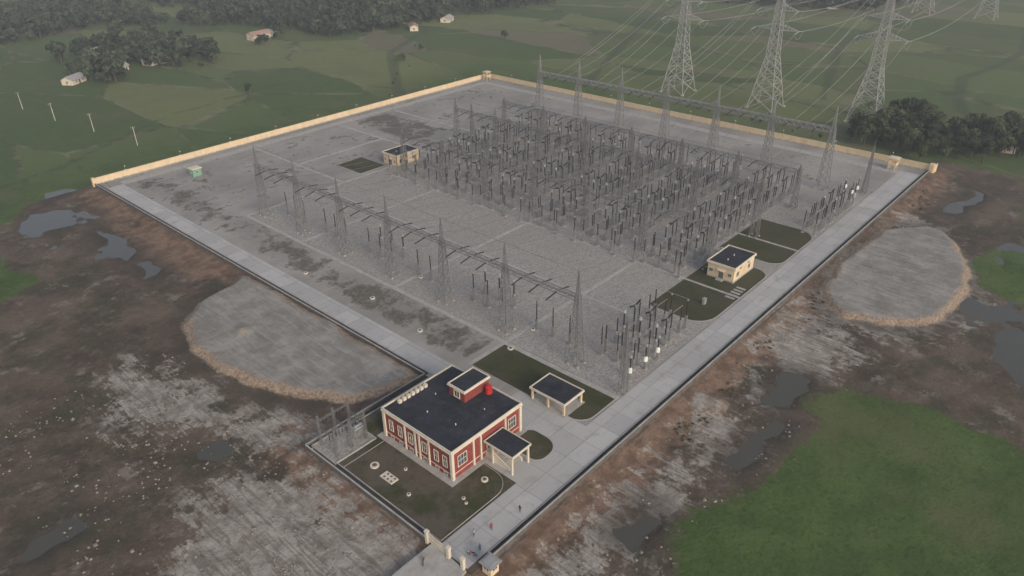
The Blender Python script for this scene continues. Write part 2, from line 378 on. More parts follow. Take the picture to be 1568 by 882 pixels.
# ------------------------------------------------------------------ compound surfaces
def scrub(X,Y):
    s=np.full(X.shape,-.75)
    s=np.maximum(s,np.where((X>8)&(X<21.5)&(Y>44)&(Y<222),.24-.4*np.abs((X-15.5)/6)**2+.5*(fbm(X,Y,25,50)-.5),-9))
    s=np.maximum(s,np.where((Y>164),-.16,-.8))
    q=sdf([(108,176),(134,176),(132,222),(112,222)],X,Y); s=np.maximum(s,-.62+.9*sst(q,-5,5))
    q=sdf([(66,180),(100,170),(102,186),(70,188)],X,Y); s=np.maximum(s,-.62+.6*sst(q,-5,5))
    s=np.maximum(s,np.where((X>172)&(X<206),-.2,-.75))
    return s
ax=np.arange(0.2,212.9,1.5); ay=np.arange(0.2,230.4,1.5)
gridmesh('yard_ground',np.append(ax,212.8),np.append(ay,230.3),lambda X,Y:X*0+0.0,{'scrub':scrub},M['yard'])
b=MB(); b.box(-31.8,.2,.2,46.8,-.4,.0,'lawn'); b.obj('building_plot_ground')
def rounded(x0,x1,y0,y1,r,n=6):
    rs=r if isinstance(r,(list,tuple)) else [r]*4
    P=[]
    for (cx,cy,a0,rr) in ((x0,y0,math.pi,rs[0]),(x1,y0,1.5*math.pi,rs[1]),(x1,y1,0,rs[2]),(x0,y1,.5*math.pi,rs[3])):
        sx=1 if cx==x0 else -1; sy=1 if cy==y0 else -1
        if rr==0: P.append((cx,cy)); continue
        for j in range(n+1):
            a=a0+j/n*math.pi/2; P.append((cx+sx*rr+rr*math.cos(a),cy+sy*rr+rr*math.sin(a)))
    return P
b=MB()
b.prism(rounded(23,154,9.2,160,[0,6,0,0]),.0,.03,'gravel'); b.obj('gravel_yard')
r=MB()
r.prism([(1.6,9),(7.2,9),(7.2,223),(1.6,223)],.0,.06,'road')
r.obj('perimeter_road')
r=MB(); r.prism([(-31.6,1.6),(206,1.6),(206,8.6),(-31.6,8.6)],.0,.064,'road'); r.obj('main_road')
r=MB(); r.prism([(7.2,222),(206,222),(206,226),(7.2,226)],.0,.045,'concrete'); r.obj('back_path')
r=MB(); r.prism([(202,8.6),(206,8.6),(206,222),(202,222)],.0,.045,'concrete'); r.obj('side_path')
r=MB(); r.prism([(-5.5,8.6),(1.6,8.6),(10,8.6),(10,27),(-1,27),(-1,19),(-5.5,17)],.0,.056,'road'); r.obj('driveway')
t=MB()
for y in (42.5,84.5,129,160.5): t.prism([(22.6,y-.55),(152,y-.55),(152,y+.55),(22.6,y+.55)],.0,.10,'concrete')
t.prism([(21.3,9),(22.6,9),(22.6,161),(21.3,161)],.0,.11,'concrete')
t.prism([(9.8,42),(21.3,42),(21.3,43),(9.8,43)],.0,.09,'concrete')
for x in (62,105,137): t.prism([(x-.7,161),(x+.7,161),(x+.7,222),(x-.7,222)],.0,.09,'concrete')
t.prism([(62.7,190),(105-.7,190),(104.3,191.2),(62.7,191.2)],.0,.08,'concrete')
for x in (53,79,116): t.prism([(x-.45,9.2),(x+.45,9.2),(x+.45,160),(x-.45,160)],.0,.08,'concrete')
t.obj('cable_trench')
def lawn(P,z=.075):
    b=MB(); b.prism(P,.0,z,'lawn'); b.obj('lawn')
    k=MB(); n=len(P)
    for j in range(n):
        a=Vector((*P[j],0)); c=Vector((*P[(j+1)%n],0)); d=(c-a)
        if d.length<1e-3: continue
        nn=Vector((d.y,-d.x,0)).normalized()*.11
        i=len(k.v); k.v+=[tuple(a),tuple(c),tuple(c+nn),tuple(a+nn)]+[tuple(p+Vector((0,0,.13))) for p in (a,c,c+nn,a+nn)]
        for q in ((4,5,6,7),(3,2,6,7),(0,1,5,4)): k.f.append(tuple(i+u for u in q)); k.m.append(k.mi('concrete'))
    k.obj('kerb')
lawn(rounded(10.1,21.3,9.3,41.8,[3.5,0,0,0]))
lawn(rounded(-4.8,2.0,9.0,17.2,[2,3.5,2,0]))
lawn(rounded(60.3,97.5,9.4,26,[6,4,0,0]))
lawn(rounded(103,131,9.4,28.5,[4,6,0,0]))
lawn(rounded(72,84,163,178,[0,0,0,0]))
lawn(rounded(-30.5,-12,9.2,36.5,[0,4.5,0,0]),.05)
p=MB()
p.prism([(-20.4,16.8),(.9,16.8),(.9,38.9),(-20.4,38.9)],.0,.16,'concrete')
p.prism([(-11.6,8.6),(-5.2,8.6),(-5.2,16.8),(-11.6,16.8)],.0,.07,'road')
p.obj('building_apron')
p=MB(); p.prism([(-31,38.5),(-21.2,38.5),(-21.2,46.2),(-31,46.2)],.0,.12,'gravel','concrete')
for a in ((-31,-21.2,38.3,38.6),(-31,-21.2,46.1,46.4),(-31.2,-30.9,38.3,46.4),(-21.3,-21.0,38.3,46.4)): p.box(*a,0,.3,'concrete')
p.obj('transformer_plot')
for (x,y,rr) in ((-26.3,32.3,.9),(-15,13.6,.7),(21,39.5,.8),(-27,21.5,.4),(-21,13.2,.35),(-23,27,.35),(-21.5,12,.3),(12,62,.7),(14.5,84,.7),(11,110,.6),(31,41,.6),(31,83,.6),(15,25,.4)):
    c=MB(); c.rod((0,0,0),(0,0,.28),rr,'offwhite',rr,20); c.rod((0,0,.28),(0,0,.34),rr*.55,'darkconc',rr*.5,16); c.obj('manhole_cover',loc=(x,y,.03))
c=MB(); c.box(-1.7,1.7,-.9,.9,0,.22,'offwhite')
for i in range(3):
    for j in (-1,1): c.box(-1.2+i*1.0-.2,-1.2+i*1.0+.2,j*.45-.2,j*.45+.2,.22,.27,'darkconc')
o=c.obj('septic_tank_slab',loc=(-26.6,27.6,.04)); o.rotation_euler=(0,0,math.radians(90))
# ------------------------------------------------------------------ walls
def farwall(name,p,q):
    b=MB(); p=Vector(p);q=Vector(q);d=(q-p);L=d.length;d.normalize();nn=Vector((-d.y,d.x,0))
    def bx(a,c,w,z0,z1,k):
        P=[p+d*a+nn*w,p+d*c+nn*w,p+d*c-nn*w,p+d*a-nn*w]; b.prism([(v.x,v.y) for v in P],z0,z1,k)
    bx(0,L,.14,-1.7,2.35,'cream'); bx(0,L,.24,2.35,2.5,'cream')
    n=int(L/3.2)
    for i in range(n+1):
        a=i*L/n; bx(max(0,a-.2),min(L,a+.2),.21,-1.7,2.347,'cream')
    bx(0,L,.18,0,.35,'concrete')
    b.obj(name)
farwall('boundary_wall',(0,230.5,0),(213,230.5,0)); farwall('boundary_wall',(213,230.5,0),(213,0,0))
def lowwall(name,p,q,nrm):
    b=MB(); p=Vector((*p,0));q=Vector((*q,0));nn=Vector((*nrm,0)).normalized(); d=(q-p).normalized(); L=(q-p).length
    def bx(w0,w1,z0,z1,k,a=0,c=None):
        c=L if c is None else c
        P=[p+d*a+nn*w0,p+d*c+nn*w0,p+d*c+nn*w1,p+d*a+nn*w1]; b.prism([(v.x,v.y) for v in P],z0,z1,k)
    bx(-.12,.12,-1.9,.62,'darkconc'); bx(-.16,.16,.62,.72,'concrete')
    bx(-1.25,-.30,-.2,.05,'drain'); bx(-1.45,-1.25,-.2,.16,'concrete')
    bx(.5,.9,-1.9,-.62,'darkconc')
    n=int(L/3)
    for i in range(n+1): bx(-.18,.18,-1.9,.617,'darkconc',max(0,i*L/n-.18),min(L,i*L/n+.18))
    b.obj(name)
lowwall('retaining_wall',(-27,0),(213,0),(0,-1)); lowwall('retaining_wall',(0,47),(0,230.5),(-1,0))
lowwall('retaining_wall',(-32,47),(0,47),(0,1)); lowwall('retaining_wall',(-32,11),(-32,47),(-1,0))
b=MB(); b.box(212.4,214.6,-.9,.6,-1.7,2.7,'cream'); b.box(213,217,-1.2,-.9,-1.7,2.2,'cream'); b.obj('wall_end_pillar')
b=MB(); b.box(-.6,.4,230,231.1,-1.7,2.7,'cream'); b.obj('wall_end_pillar')
def wall_lamp():
    b=MB(); b.rod((0,0,2.5),(0,0,4.1),.06,'steel',.05,6); b.rod((0,0,4.05),(.5,0,4.2),.04,'steel',.04,5); b.box(.25,.85,-.16,.16,4.15,4.3,'porc_white'); b.box(-.15,.15,-.15,.15,2.5,2.75,'offwhite'); return b.mesh('wall_lamp')
wl=wall_lamp()
for x in range(12,210,22): inst('wall_lamp',wl,(x,230.5,0),-math.pi/2)
for y in range(14,225,22): inst('wall_lamp',wl,(213,y,0),math.pi)
# ------------------------------------------------------------------ buildings
def frame(b,axis,pos,sgn,c0,c1,z0,z1,mull=1,trans=1,fw=.16,pro=.14):
    def bx(a0,a1,zz0,zz1,d,k):
        lo,hi=sorted((pos,pos+sgn*d))
        if axis=='x': b.box(lo,hi,a0,a1,zz0,zz1,k)
        else: b.box(a0,a1,lo,hi,zz0,zz1,k)
    bx(c0,c1,z0,z1,.03,'glass')
    bx(c0-fw,c0,z0-fw,z1+fw,pro,'offwhite'); bx(c1,c1+fw,z0-fw,z1+fw,pro,'offwhite')
    bx(c0,c1,z0-fw,z0,pro,'offwhite'); bx(c0,c1,z1,z1+fw,pro,'offwhite')
    for i in range(mull):
        c=c0+(c1-c0)*(i+1)/(mull+1); bx(c-.04,c+.04,z0,z1,.08,'offwhite')
    for i in range(trans):
        z=z0+(z1-z0)*(i+1)/(trans+1); bx(c0,c1,z-.04,z+.04,.076,'offwhite')
def parapet(b,x0,x1,y0,y1,z,h=.45,t=.25,k='offwhite',roof='roofdark'):
    b.box(x0,x1,y0,y0+t,z,z+h,k); b.box(x0,x1,y1-t,y1,z,z+h,k)
    b.box(x0,x0+t,y0+t,y1-t,z,z+h,k); b.box(x1-t,x1,y0+t,y1-t,z,z+h,k)
    b.box(x0+t,x1-t,y0+t,y1-t,z-.1,z+.12,roof)
E=empty('control_building',(-19,18,0))
X1,Y1=19.0,19.5
b=MB(); b.box(0,X1,0,Y1,0,1.2,'red'); b.box(-.06,X1+.06,-.06,Y1+.06,1.2,1.36,'offwhite'); b.box(0,X1,0,Y1,1.36,6.55,'red'); b.box(-.05,X1+.05,-.05,Y1+.05,6.05,6.2,'offwhite'); b.obj('walls',E)
b=MB(); b.box(-.45,X1+.45,-.45,Y1+.45,6.55,6.85,'offwhite'); parapet(b,-.35,X1+.35,-.35,Y1+.35,6.85,.45,.22)
for i in range(7): b.box(3.0+i*1.15,3.75+i*1.15,18.1,18.75,7.0,7.75,'offwhite')
for x,y in ((6,5),(13,4),(5,12),(10,15)): b.rod((x,y,6.9),(x,y,7.3),.12,'offwhite',.12,8)
b.obj('roof',E)
b=MB()
for (x,y) in ((0,0),(X1,0),(0,Y1),(X1,Y1)): b.box(x-.32,x+.32,y-.32,y+.32,.01,6.54,'offwhite')
for y in (6.3,9.0,10.2,13.2): b.box(-.25,.02,y-.18,y+.18,.01,6.54,'offwhite')
for x in (5.6,7.6,14.6): b.box(x-.18,x+.18,-.25,.02,.01,6.54,'offwhite')
b.obj('pilasters',E)
b=MB()
for c0,c1 in ((1.4,2.4),(3.8,4.8),(7.1,8.2),(11.1,12.2),(14.3,15.3),(17.0,18.0)):
    frame(b,'x',0,-1,c0,c1,2.5,4.9,1,1,.12)
for c0,c1 in ((1.5,3.7),(15.6,17.6)): frame(b,'y',0,-1,c0,c1,2.5,4.9,2,1,.13)
for c0,c1 in ((2,4),(7,9),(12,14)): frame(b,'x',X1,1,c0,c1,2.4,5.0,1,1); frame(b,'y',Y1,1,c0,c1,2.4,5.0,1,1)
for c0 in (1.45,3.85,7.2,11.2,14.35,17.05): frame(b,'x',0,-1,c0,c0+.9,.45,.95,0,0,.1,.08)
b.obj('windows',E)
b=MB(); b.box(9.4,11.6,-.05,0,1.6,4.1,'glass'); b.box(9.2,9.4,-.12,0,1.6,4.3,'offwhite'); b.box(11.6,11.8,-.12,0,1.6,4.3,'offwhite'); b.box(9.4,11.6,-.12,0,4.1,4.3,'offwhite'); b.box(10.45,10.55,-.09,0,1.6,4.1,'offwhite'); b.obj('entrance_door',E)
b=MB(); b.box(12,19,8.5,13,6.9,9.3,'red'); b.box(11.7,19.3,8.2,13.3,9.3,9.5,'offwhite'); parapet(b,11.8,19.2,8.3,13.2,9.5,.3,.22); frame(b,'x',12,-1,10,11.4,7.4,8.8,1,0); b.obj('stair_tower',E)
b=MB(); b.rod((17.6,7.2,6.95),(17.6,7.2,8.6),.75,'redbright',.75,20); b.rod((17.6,7.2,8.6),(17.6,7.2,8.85),.75,'redbright',.25,20); b.obj('roof_water_tank',E)
b=MB()
b.box(8.0,13.4,-7.9,-.45,4.35,4.62,'offwhite'); parapet(b,7.95,13.45,-7.95,-.46,4.62,.22,.2)
for x in (8.4,13.0): 
    b.box(x-.18,x+.18,-7.6,-7.24,.07,4.35,'offwhite'); b.box(x-.17,x+.17,-2.6,-2.26,.07,4.35,'offwhite')
b.obj('portico',E)
b=MB(); b.box(8.8,12.6,-2.2,-.07,.07,1.6,'offwhite')
for i in range(9): b.box(9.0,12.4,-2.2-(i+1)*.42,-2.2-i*.42,.07,1.6-(i+1)*.165,'concrete')
for x0,x1 in ((8.7,9.0),(12.4,12.7)):
    i=len(b.v)
    for x in (x0,x1): b.v+=[(x,-2.2,.07),(x,-6.3,.07),(x,-6.3,.75),(x,-2.2,2.5)]
    for q in ((0,1,2,3),(7,6,5,4),(3,2,6,7),(1,5,6,2),(0,3,7,4)): b.f.append(tuple(i+u for u in q)); b.m.append(b.mi('offwhite'))
b.obj('entrance_stairs',E)
def hut(name,x0,x1,y0,y1,h=4.3):
    E=empty(name,(x0,y0,0)); W,D=x1-x0,y1-y0
    b=MB(); b.box(0,W,0,D,0,h,'cream'); b.box(-.05,W+.05,-.05,D+.05,.0,.5,'concrete'); b.obj('walls',E)
    b=MB(); b.box(-.4,W+.4,-.4,D+.4,h,h+.22,'offwhite'); parapet(b,-.35,W+.35,-.35,D+.35,h+.22,.4,.25)
    for u in (.3,.6): b.rod((W*u,D*.5,h+.3),(W*u,D*.5,h+.85),.15,'offwhite',.15,8)
    b.obj('roof',E)
    b=MB()
    for c in (.18,.75): frame(b,'y',0,-1,W*c-.7,W*c+.7,1.5,2.9,1,0,.1,.1)
    for c in (.15,.86): frame(b,'x',0,-1,D*c-.5,D*c+.5,1.7,2.7,1,0,.1,.1)
    frame(b,'y',D,1,W*.5-.7,W*.5+.7,1.5,2.9,1,0)
    for c in (.3,.7): b.box(W*c-.35,W*c+.35,-.12,0,3.3,3.7,'darkconc')
    b.obj('windows',E)
    b=MB(); b.box(-.06,0,D*.5-.9,D*.5+.5,.5,2.9,'darkconc'); b.box(-.9,0,D*.5-1.3,D*.5+.9,2.95,3.1,'offwhite'); b.box(-1.2,-.06,D*.5-1.2,D*.5+.8,0,.45,'concrete'); b.obj('door',E)
hut('relay_building',85,97,14.5,22.5); hut('relay_building',85.5,97,157.5,165.5)
b=MB()
for i in range(5): b.box(83.5-i*1.6,84.3-i*1.6,10.2,12.8,.06,.14,'concrete')
b.obj('stepping_slabs')
E=empty('car_shed',(9.5,14,0)); b=MB()
b.box(-.3,6.6,-.3,9.4,2.85,3.05,'offwhite'); parapet(b,-.3,6.6,-.3,9.4,3.05,.28,.25); b.obj('roof',E)
b=MB()
for x in (.2,6.1):
    for y in (.2,4.5,8.9): b.box(x-.2,x+.2,y-.2,y+.2,0.05,2.85,'cream')
b.box(.2,6.1,0.02,.38,2.55,2.85,'cream'); b.obj('columns',E)
b=MB(); b.box(-.5,6.8,-.5,9.6,.0,.1,'concrete'); b.obj('floor',E)
def booth(name,x,y,wall,w=2.6,h=2.6,rf='offwhite'):
    E=empty(name,(x,y,0)); b=MB(); b.box(-w/2,w/2,-w/2,w/2,0,h,wall)
    b.obj('walls',E); b=MB(); b.box(-w/2-.4,w/2+.4,-w/2-.4,w/2+.4,h,h+.2,rf); b.box(-w/2,w/2,-w/2,w/2,h+.2,h+.35,rf); b.obj('roof',E)
    b=MB(); frame(b,'x',-w/2,-1,-.5,.5,1.1,2.0,1,0,.1,.08); frame(b,'y',-w/2,-1,-.5,.5,1.1,2.0,1,0,.1,.08); b.obj('windows',E)
booth('pump_house',30,211,'teal',3.4,2.8)
def post(name,x,y):
    E=empty(name,(x,y,0)); b=MB()
    for sx in (-1.2,1.2):
        for sy in (-1.2,1.2): b.box(sx-.17,sx+.17,sy-.17,sy+.17,0,4.4,'cream')
    b.box(-1.5,1.5,-1.5,1.5,1.9,2.1,'cream')
    for a in ((-1.5,1.5,-1.5,-1.35),(-1.5,1.5,1.35,1.5),(-1.5,-1.35,-1.35,1.35),(1.35,1.5,-1.35,1.35)): b.box(*a,2.1,2.95,'cream')
    b.obj('platform',E); b=MB(); b.box(-1.9,1.9,-1.9,1.9,4.4,4.6,'cream'); b.box(-1.4,1.4,-1.4,1.4,4.6,4.8,'offwhite'); b.obj('roof',E)
post('watch_post',209,227); post('watch_post',206,11.5)
booth('guard_booth',-29.4,-1.6,'cream',1.9,2.2,'grey_eq')
E=empty('entrance_gate',(-32,0,0)); b=MB()
for y in (10.9,5.6,2.2): b.box(-.3,.3,y-.3,y+.3,-.5,2.3,'offwhite'); b.box(-.38,.38,y-.38,y+.38,2.3,2.42,'offwhite')
b.obj('pillars',E); b=MB()
for i in range(17): b.box(-.04,.04,6.1+i*.28,6.2+i*.28,.25,2.1,'offwhite')
for z in (.2,1.1,2.1): b.box(-.05,.05,6.0,10.5,z,z+.1,'offwhite')
b.obj('gate_leaf',E)
r=MB(); r.prism([(-60,-2),(-32,1.5),(-31.6,10),(-40,10),(-60,8)],-.5,-.02,'concrete'); r.obj('access_ramp')
# ------------------------------------------------------------------ lattice structures
def lattice(b,h0,h1,w0,w1,n,r,k='steel',cx=0,cy=0,hor=True):
    ws=[1.0]
    q=(w1/w0)**(1/n) if w1>.3 else .93
    for i in range(n-1): ws.append(ws[-1]*q)
    t=sum(ws); zs=[h0]
    for v in ws: zs.append(zs[-1]+(h1-h0)*v/t)
    W=lambda z:(w0+(w1-w0)*(z-h0)/(h1-h0))/2
    C=((-1,-1),(1,-1),(1,1),(-1,1))
    for s in C: b.rod((cx+s[0]*W(h0),cy+s[1]*W(h0),h0),(cx+s[0]*W(h1),cy+s[1]*W(h1),h1),r*1.5,k,cap=False)
    for i in range(n):
        a,c=W(zs[i]),W(zs[i+1])
        for j in range(4):
            s,t=C[j],C[(j+1)%4]
            b.rod((cx+s[0]*a,cy+s[1]*a,zs[i]),(cx+t[0]*c,cy+t[1]*c,zs[i+1]),r,k,cap=False)
            b.rod((cx+t[0]*a,cy+t[1]*a,zs[i]),(cx+s[0]*c,cy+s[1]*c,zs[i+1]),r,k,cap=False)
            if hor: b.rod((cx+s[0]*c,cy+s[1]*c,zs[i+1]),(cx+t[0]*c,cy+t[1]*c,zs[i+1]),r*.8,k,cap=False)
def truss(b,p,q,w,n,r,k='steel'):
    p=Vector(p);q=Vector(q);d=(q-p).normalized(); s=Vector((-d.y,d.x,0)); u=Vector((0,0,1))
    off=[(s*a+u*c)*w/2 for a,c in ((-1,-1),(1,-1),(1,1),(-1,1))]
    for o in off: b.rod(p+o,q+o,r*1.4,k,cap=False)
    for i in range(n):
        a=p.lerp(q,i/n);c=p.lerp(q,(i+1)/n)
        for j in range(4):
            o1,o2=off[j],off[(j+1)%4]
            if i%2: o1,o2=o2,o1
            b.rod(a+o1,c+o2,r,k,cap=False)
BY=[156,134,112,90,68,46,24]
BAYS=[(BY[i]+BY[i+1])/2 for i in range(6)]
PH=(-5.2,0,5.2)
def gantry(name,x,beam,peak,w0,ysx,r=.07,k='steel',tw=1.0,bw=1.1,n=8,rb=None,kb=None):
    E=empty(name,(x,0,0)); b=MB()
    for y in ysx:
        lattice(b,0,beam+.7,w0,tw,n,r,k,cy=y); lattice(b,beam+.7,peak,tw*.8,.1,6,r*.65,k,cy=y)
        for sx in (-1,1):
            for sy in (-1,1): b.box(sx*w0/2-.3,sx*w0/2+.3,y+sy*w0/2-.3,y+sy*w0/2+.3,0,.35,'concrete')
    b.obj('columns',E)
    b=MB(); truss(b,(0,ysx[0],beam),(0,ysx[-1],beam),bw,int(abs(ysx[0]-ysx[-1])/1.3),rb or r*.9,kb or k); b.obj('beam',E)
    b=MB()
    for i in range(len(ysx)-1):
        yc=(ysx[i]+ysx[i+1])/2
        for p in PH:
            for s in (-1,1): b.insul((s*.6,yc+p,beam-.3),(s*4.2,yc+p,beam-.9),.17,sheds=8)
    b.obj('insulator_strings',E)
gantry('line_gantry',26.5,17.6,24.5,2.8,BY,.060)
gantry('line_gantry',170,21.3,29.5,3.7,BY,.090,'steel_mid',1.3,1.6,n=9,rb=.12,kb='steel_mid')
gantry('busbar_gantry',88,13.0,15.5,1.9,BY,.058)
gantry('busbar_gantry',117,16.5,21,2.3,BY,.066)
gantry('busbar_gantry',146,13.0,15.5,1.9,BY,.062)
def mast(x,y,h,r=.06):
    b=MB(); lattice(b,0,h*.85,1.7,.35,14,r); b.rod((0,0,h*.85),(0,0,h),.1,'steel',.03); b.obj('lightning_mast',loc=(x,y,0))
mast(24.5,9.5,21.5,.05); mast(175,11,20,.07); mast(128,158,19,.07)
class Wires:
    def __init__(s): s.L=[]
    def add(s,p,q,sag,n=10):
        p=Vector(p);q=Vector(q); s.L.append([p.lerp(q,i/n)-Vector((0,0,sag*4*(i/n)*(1-i/n))) for i in range(n+1)])
    def obj(s,name,r,mat):
        c=bpy.data.curves.new(name,'CURVE'); c.dimensions='3D'; c.bevel_depth=r; c.bevel_resolution=0; c.fill_mode='FULL'
        for L in s.L:
            sp=c.splines.new('POLY'); sp.points.add(len(L)-1)
            for i,v in enumerate(L): sp.points[i].co=(*v,1)
        c.materials.append(M[mat]); o=bpy.data.objects.new(name,c); COL.objects.link(o)
W=Wires()
for yc in BAYS:
    for p in PH:
        y=yc+p
        W.add((30.7,y,16.7),(83.8,y,12.1),2.2); W.add((92.2,y,12.1),(112.8,y,15.6),.8); W.add((121.2,y,15.6),(141.8,y,12.1),.8); W.add((150.2,y,12.1),(165.8,y,20.4),.6)
        W.add((22.3,y,16.7),(26.5,y,14.6),.2,4); W.add((26.5,y,14.6),(30.7,y,16.7),.2,4)
W.add((26.5,156,24.4),(26.5,24,24.4),0.3,12)
for x,z in ((88,15.5),(117,21),(146,15.5),(170,29.4)): W.add((x,156,z),(x,24,z),.6,6)
W.obj('bus_conductors',.045,'wire')
def tline_tower():
    b=MB(); k='steel_light'
    lattice(b,0,24,13,5.0,5,.15,k); lattice(b,24,58,5.0,2.0,12,.11,k); lattice(b,58,64,2.0,.2,3,.09,k)
    for z,l in ((36.5,10.5),(45,9),(53.5,7.6)):
        for s in (-1,1):
            tip=Vector((0,s*l,z+.3)); w=1.8-(z-36)*.04
            for sx in (-1,1):
                b.rod((sx*w,s*w,z),tip,.13,k); b.rod((sx*w,s*w,z+2.6),tip,.12,k)
            for t_ in (.2,.4,.6,.8):
                P=[Vector((sx*w,s*w,z+zz)).lerp(tip,t_) for sx in (-1,1) for zz in (0,2.6)]
                b.rod(P[0],P[1],.08,k); b.rod(P[2],P[3],.08,k); b.rod(P[0],P[2],.08,k); b.rod(P[1],P[3],.08,k); b.rod(P[0],P[3],.07,k)
            for sx in (-1,1):
                for dy in (-.25,.25): b.insul(tip+Vector((0,dy,0)),tip+Vector((sx*4.6,dy,-.7)),.15,'grey_eq',7)
            L=[Vector((sx_*4.6,s*l,z-.4)) for sx_ in (-1,1)]; prev=L[0]
            for i in range(1,9):
                t_=i/8; c=L[0].lerp(L[1],t_)-Vector((0,0,3.2*4*t_*(1-t_)*.9)); b.rod(prev,c,.07,'wire_light'); prev=c
    for sx in (-1,1):
        for sy in (-1,1): b.box(sx*6.5-.7,sx*6.5+.7,sy*6.5-.7,sy*6.5+.7,-.6,.8,'concrete')
    return b.mesh('transmission_tower')
tt=tline_tower(); TP=[(259,136),(260,88),(267,43)]
W=Wires()
bay3=[(145,123),(101,79),(57,35)]
for (tx,ty),bb in zip(TP,bay3):
    inst('transmission_tower',tt,(tx,ty,-1.6))
    for s,yb in ((1,bb[0]),(-1,bb[1])):
        for i,(z,l) in enumerate(((36.5,10.5),(45,9),(53.5,7.6))):
            W.add((174.2,yb+PH[i],20.4),(tx-4.6,ty+s*l,z-2),3.5)
            for dy in (0,.5): W.add((tx+4.6,ty+s*l+dy,z-2),(tx+330,ty+s*l+dy+25,z+2),9,16)
    W.add((170,ty,29.4),(tx,ty,62.3),2.5); W.add((tx,ty,62.3),(tx+330,ty+25,63),7,16)
W.obj('transmission_lines',.058,'wire_light')
for ty in (161,113,68): inst('transmission_tower',tt,(594,ty,-1.6))
# ------------------------------------------------------------------ switchgear
def support(b,h,w=.5,x=0,y=0,r=.036,k='steel_mid'): 
    lattice(b,0,h,w,w*.8,4,r,k,cx=x,cy=y,hor=False); b.box(x-.45,x+.45,y-.45,y+.45,-.02,.14,'concrete'); b.box(x-.28,x+.28,y-.28,y+.28,h,h+.06,k)
def mk_post():
    b=MB(); support(b,3.0); b.insul((0,0,3.1),(0,0,6.4),.16,sheds=9); b.rod((0,0,6.4),(0,0,6.6),.2,'steel_light',.2,8); return b.mesh('post_insulator')
def mk_ds():
    b=MB()
    for x in (-2.1,2.1): support(b,2.8,x=x); b.insul((x,0,3.0),(x,0,5.9),.16,sheds=8)
    b.rod((-2.1,0,2.95),(2.1,0,2.95),.11,'steel'); b.rod((-2.3,0,6.0),(.1,0,6.05),.08,'steel',.08,6); b.rod((.1,0,6.05),(2.4,0,6.0),.08,'steel',.08,6)
    b.box(2.0,2.5,.3,.7,.9,1.6,'grey_eq'); b.rod((2.1,.3,1.6),(2.1,.3,3.),.04,'steel'); return b.mesh('disconnect_switch')
def mk_cb():
    b=MB(); support(b,2.3,.75); b.insul((0,0,2.4),(0,0,5.5),.19,sheds=8); b.box(-.35,.35,-.25,.25,5.5,5.9,'steel')
    b.insul((.3,0,5.8),(2.2,0,6.3),.2,sheds=6); b.insul((-.3,0,5.8),(-2.2,0,6.3),.2,sheds=6); b.box(-.5,.5,.4,.9,.7,2.0,'grey_eq'); return b.mesh('circuit_breaker')
def mk_ct():
    b=MB(); support(b,2.6,.65); b.box(-.3,.3,-.3,.3,2.68,3.1,'grey_eq'); b.insul((0,0,3.1),(0,0,5.7),.2,sheds=8); b.rod((0,0,5.7),(0,0,6.4),.36,'grey_eq',.28,10); b.rod((-.6,0,6.1),(.6,0,6.1),.07,'steel_light'); return b.mesh('current_transformer')
def mk_sa():
    b=MB(); support(b,2.4); b.insul((0,0,2.5),(0,0,6.4),.15,sheds=11)
    for i in range(10):
        a0=2*math.pi*i/10;a1=2*math.pi*(i+1)/10; b.rod((.5*math.cos(a0),.5*math.sin(a0),6.2),(.5*math.cos(a1),.5*math.sin(a1),6.2),.05,'steel_light')
    b.rod((-.5,0,6.2),(.5,0,6.2),.04,'steel_light'); return b.mesh('surge_arrester')
def mk_lt(wk='grey_eq'):
    b=MB(); support(b,2.2); b.rod((0,0,2.3),(0,0,3.3),.5,wk,.5,12); b.rod((0,0,3.3),(0,0,3.55),.5,wk,.2,12); b.insul((0,0,3.5),(0,0,6.2),.15,sheds=8)
    b.rod((-.62,0,2.7),(.62,0,2.7),.2,wk,.2,8); b.rod((0,0,6.2),(0,0,6.8),.3,'grey_eq',.3,10); return b.mesh('voltage_transformer')
EQ={'post_insulator':mk_post(),'disconnect_switch':mk_ds(),'circuit_breaker':mk_cb(),'current_transformer':mk_ct(),'surge_arrester':mk_sa(),'voltage_transformer':mk_lt()}
VTW=mk_lt('porc_white'); SZ=1.3
def put(kind,x,y,r=0): inst(kind,EQ[kind],(x,y,.02),r,(1.08,1.08,SZ*random.uniform(.97,1.03)))
pattern=[(82,'disconnect_switch'),(85,'post_insulator'),(91,'current_transformer'),(95,'circuit_breaker'),(99.5,'disconnect_switch'),(103.5,'post_insulator'),(107.5,'current_transformer'),(111.5,'circuit_breaker'),(115,'post_insulator'),(119.8,'disconnect_switch'),(124,'current_transformer'),(128,'circuit_breaker'),(132,'disconnect_switch'),(136,'post_insulator'),(139.5,'disconnect_switch'),(143.5,'current_transformer'),(149.2,'circuit_breaker'),(153.5,'disconnect_switch'),(157.5,'surge_arrester'),(161.5,'voltage_transformer')]
for bi,yc in enumerate(BAYS+[13.8]):
    for x,kind in pattern:
        if bi==6 and (x<132): continue
        if kind=='voltage_transformer' and bi%2: kind='surge_arrester'
        for p in PH:
            if bi==6 and p>3: continue
            put(kind,x+random.uniform(-.15,.15),yc+p*(1 if bi<6 else .7))
for bi,yc in enumerate(BAYS):
    for p in PH:
        put('post_insulator' if bi!=5 else 'surge_arrester',31.5,yc+p)
        if bi in (2,4): put('current_transformer',36,yc+p)
    for p in (-7.5,7.5): put('post_insulator',78,yc+p)
for x,kind in ((33,'surge_arrester'),(37,'disconnect_switch'),(42,'current_transformer'),(46.5,'circuit_breaker'),(51,'disconnect_switch'),(56,'post_insulator')):
    for y in (12.5,17,21.5): put(kind,x,y)
